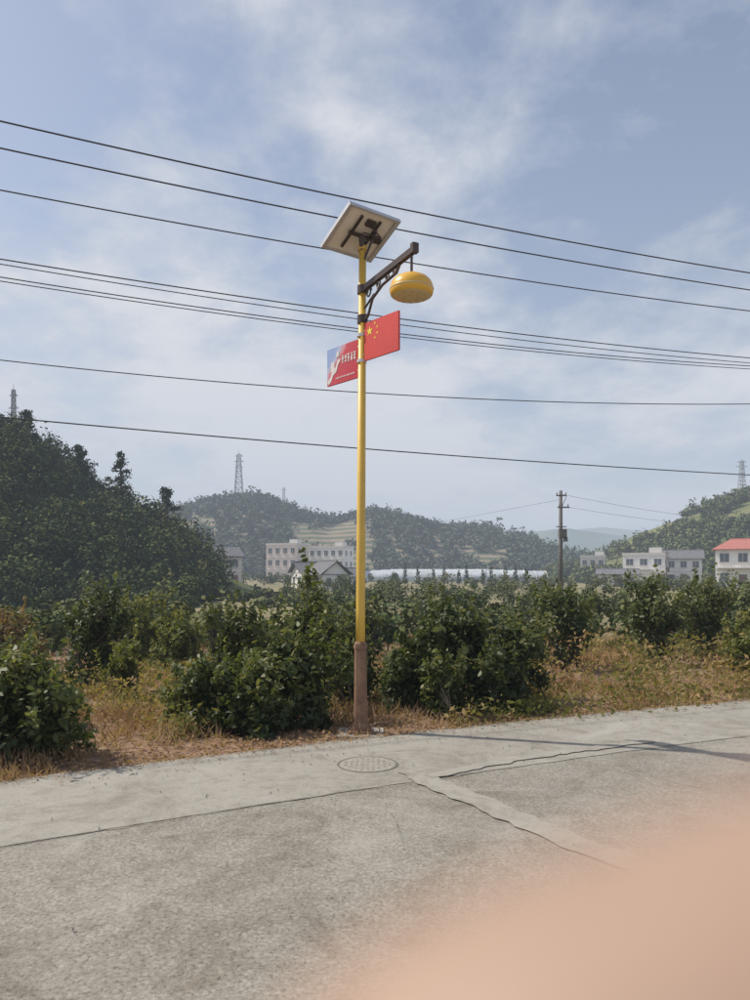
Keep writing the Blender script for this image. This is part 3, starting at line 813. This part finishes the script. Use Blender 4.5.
def wire(name, A, M, B, r, t0=-.9, t1=1.9):
    """sagging cable through three surveyed points"""
    A, M, B = Vector(A), Vector(M), Vector(B); pts = []
    for i in range(70):
        t = t0+(t1-t0)*i/69
        pts.append(A*((t-.5)*(t-1)*2)+M*(-4*t*(t-1))+B*(2*t*(t-.5)))
    b = MB(); b.tube(pts, r, 6); b.obj(name, m_wire, None, True)
def span(zl, zm, zr, yl, yr, r, dy=0):
    """left / middle / right heights of a span running beside the road"""
    ym = (yl+yr)/2
    wire('power_line', (-.507*yl, yl, zl), ((-.507*yl+.507*yr)/2, ym, zm), (.507*yr, yr, zr), r)
def hz(py, y): return 1.6+(572-py)*y/740.
def s3(pl, pm, pr, yl, yr, r):
    ym = (yl+yr)/2
    span(hz(pl, yl), hz(pm, ym), hz(pr, yr), yl, yr, r)
s3(121, 219, 273, 9.0, 13.6, .0105)
s3(148, 239, 290, 9.4, 14.0, .0105)
s3(190, 268, 311, 10.0, 14.4, .0095)
s3(259, 325, 358, 11.5, 17.0, .010)
s3(264, 331, 363, 11.6, 17.2, .008)
s3(277, 339, 366, 11.8, 17.2, .009)
s3(281, 342, 369, 11.9, 17.3, .008)
s3(360, 396, 404, 15, 19, .011)
s3(417, 455, 475, 18.5, 27, .018)
# lines leaving the far utility pole
for dz, xx, yy, zz in ((-.25, 40, 62, 5.4), (-1.05, 44, 70, 5.6), (-.6, -22.5, 150, 7)):
    A = Vector((12.55, 49.85, 7.1+dz)); B = Vector((xx, yy, zz)); M = (A+B)/2-Vector((0,0,.6))
    wire('power_line', A, M, B, .009, 0, 1 if xx < 0 else 1.6)

# ------------------------------------------------------------------ photographer's hand at the lens
def skin_mat():
    m, nt, b, o = new_mat('skin')
    f = noise_node(nt, 300, 3); c = ramp(nt, f, [(.3,(.345,.228,.162)),(.7,(.395,.265,.192))])
    nt.links.new(c, b.inputs['Base Color']); b.inputs['Roughness'].default_value = .6
    return m
m_skin = skin_mat()
def skinned(name, pts, rs_, edges, parent):
    me = bpy.data.meshes.new(name); me.from_pydata(pts, edges, []); o = bpy.data.objects.new(name, me); COL.objects.link(o); o.parent = parent
    me.materials.append(m_skin)
    sk = o.modifiers.new('Skin', 'SKIN'); sk.use_smooth_shade = True
    ss = o.modifiers.new('Sub', 'SUBSURF'); ss.levels = 2; ss.render_levels = 2
    if not me.skin_vertices: 
        bpy.context.view_layer.objects.active = o
    for i, r in enumerate(rs_): me.skin_vertices[0].data[i].radius = (r, r)
    me.skin_vertices[0].data[0].use_root = True
    return o
e = empty('hand', (-.0019, 0, 1.6005))
ch = lambda n: [(i, i+1) for i in range(n-1)]
def finger(name, pts, r): skinned(name, pts, [r*k for k in (1.15,1.08,1.0,.93,.80)][:len(pts)], ch(len(pts)), e)
finger('index_finger', [(.085,.002,-.012),(.055,.018,-.010),(.030,.022,-.0125),(.011,.021,-.0172),(-.003,.0195,-.0212)], .0105)
finger('middle_finger', [(.090,.004,-.034),(.058,.022,-.034),(.032,.021,-.037),(.016,.015,-.042),(.004,.011,-.046)], .0100)
finger('ring_finger', [(.092,.002,-.055),(.060,.021,-.057),(.035,.019,-.060),(.020,.013,-.064),(.010,.010,-.067)], .0095)
finger('little_finger', [(.092,-.002,-.074),(.066,.015,-.078),(.046,.014,-.082),(.034,.009,-.085),(.026,.007,-.087)], .0082)
finger('thumb', [(.105,-.030,-.070),(.088,-.040,-.045),(.068,-.042,-.022),(.050,-.040,-.006),(.038,-.037,.004)], .0115)
pp = [(.120,-.035,-.105),(.108,-.022,-.075),(.098,-.012,-.045),(.090,-.004,-.018),(.092,-.006,-.060),(.140,-.08,-.16),(.165,-.20,-.28),(.18,-.30,-.36)]
skinned('palm_and_forearm', pp, [.024,.024,.021,.014,.017,.026,.034,.038], [(0,1),(1,2),(2,3),(1,4),(0,5),(5,6),(6,7)], e)

# ------------------------------------------------------------------ valley haze (thin absorbing layer; added glow stands in for scattered light)
def haze():
    m = bpy.data.materials.new('haze_glow'); m.use_nodes = True; nt = m.node_tree
    for n in list(nt.nodes): nt.nodes.remove(n)
    out = nt.nodes.new('ShaderNodeOutputMaterial'); ab = nt.nodes.new('ShaderNodeVolumeAbsorption'); em = nt.nodes.new('ShaderNodeEmission'); ad = nt.nodes.new('ShaderNodeAddShader')
    s = .00085
    ab.inputs['Color'].default_value = (0,0,0,1); ab.inputs['Density'].default_value = s
    em.inputs['Color'].default_value = (.50,.56,.66,1); em.inputs['Strength'].default_value = s
    nt.links.new(ab.outputs[0], ad.inputs[0]); nt.links.new(em.outputs[0], ad.inputs[1]); nt.links.new(ad.outputs[0], out.inputs['Volume'])
    b = MB(); b.box((0, 1200, 55), (5000, 3400, 130)); b.obj('haze', m)
haze()

# ------------------------------------------------------------------ light
elev = rad(50); az = math.atan2(-.96, .28)
S = Vector((math.sin(az)*math.cos(elev), math.cos(az)*math.cos(elev), math.sin(elev)))
sun = bpy.data.lights.new('sun', 'SUN'); sun.energy = 4.7; sun.angle = rad(.6); sun.color = (1,.94,.84)
so = bpy.data.objects.new('sun', sun); COL.objects.link(so); so.rotation_euler = (-S).to_track_quat('-Z', 'Y').to_euler(); so.location = (-20, 10, 30)

w = bpy.data.worlds.new('World'); scene.world = w; w.use_nodes = True; nt = w.node_tree
for n in list(nt.nodes): nt.nodes.remove(n)
out = nt.nodes.new('ShaderNodeOutputWorld'); bg = nt.nodes.new('ShaderNodeBackground'); nt.links.new(bg.outputs[0], out.inputs[0])
sky = nt.nodes.new('ShaderNodeTexSky'); sky.sky_type = 'NISHITA'; sky.sun_disc = False
sky.sun_elevation = elev; sky.sun_rotation = az % (2*math.pi); sky.air_density = 1.0; sky.dust_density = 1.5; sky.ozone_density = 2.0
tc = nt.nodes.new('ShaderNodeTexCoord'); sep = nt.nodes.new('ShaderNodeSeparateXYZ'); nt.links.new(tc.outputs['Generated'], sep.inputs[0])
zz = math_n(nt, 'ADD', math_n(nt, 'MAXIMUM', sep.outputs[2], 0.0), .30)
comb = nt.nodes.new('ShaderNodeCombineXYZ')
nt.links.new(math_n(nt, 'DIVIDE', sep.outputs[0], zz), comb.inputs[0]); nt.links.new(math_n(nt, 'DIVIDE', sep.outputs[1], zz), comb.inputs[1])
comb.inputs[2].default_value = 3.3
n1 = noise_node(nt, 1.7, 7, .50, .2, comb.outputs[0]); n2 = noise_node(nt, 6.5, 7, .60, .2, comb.outputs[0])
cl = math_n(nt, 'ADD', math_n(nt, 'MULTIPLY', n1, .70), math_n(nt, 'MULTIPLY', n2, .30))
lowb = math_n(nt, 'MULTIPLY', math_n(nt, 'SUBTRACT', .52, sep.outputs[2]), .30)
cl = math_n(nt, 'ADD', cl, lowb)
mask = ramp(nt, cl, [(.46, 0.0), (.545, .55), (.61, .92)])
ccol = ramp(nt, cl, [(.49, (5.5,5.9,6.7)), (.56, (6.5,6.75,7.3)), (.66, (7.9,7.95,8.1))])
c = mix(nt, 1.0, sky.outputs[0], (1.40,1.30,1.24), 'MULTIPLY')
c = mix(nt, .14, c, (5.0,5.6,6.6))
c = mix(nt, mask, c, ccol)
hz_ = ramp(nt, sep.outputs[2], [(.0, .65), (.10, .45), (.32, .15), (.6, 0.0)])
c = mix(nt, hz_, c, (5.7,6.2,7.1))
nt.links.new(c, bg.inputs[0]); bg.inputs[1].default_value = .105

# ------------------------------------------------------------------ camera
cam = bpy.data.cameras.new('camera'); co = bpy.data.objects.new('camera', cam); COL.objects.link(co)
co.location = (0, 0, 1.6); co.rotation_euler = (rad(90), 0, 0)
cam.sensor_fit = 'VERTICAL'; cam.sensor_height = 36; cam.sensor_width = 27; cam.lens = 36*.74; cam.shift_y = .072
cam.clip_start = .001; cam.clip_end = 6000
cam.dof.use_dof = True; cam.dof.focus_distance = 12; cam.dof.aperture_fstop = 7.2
scene.camera = co
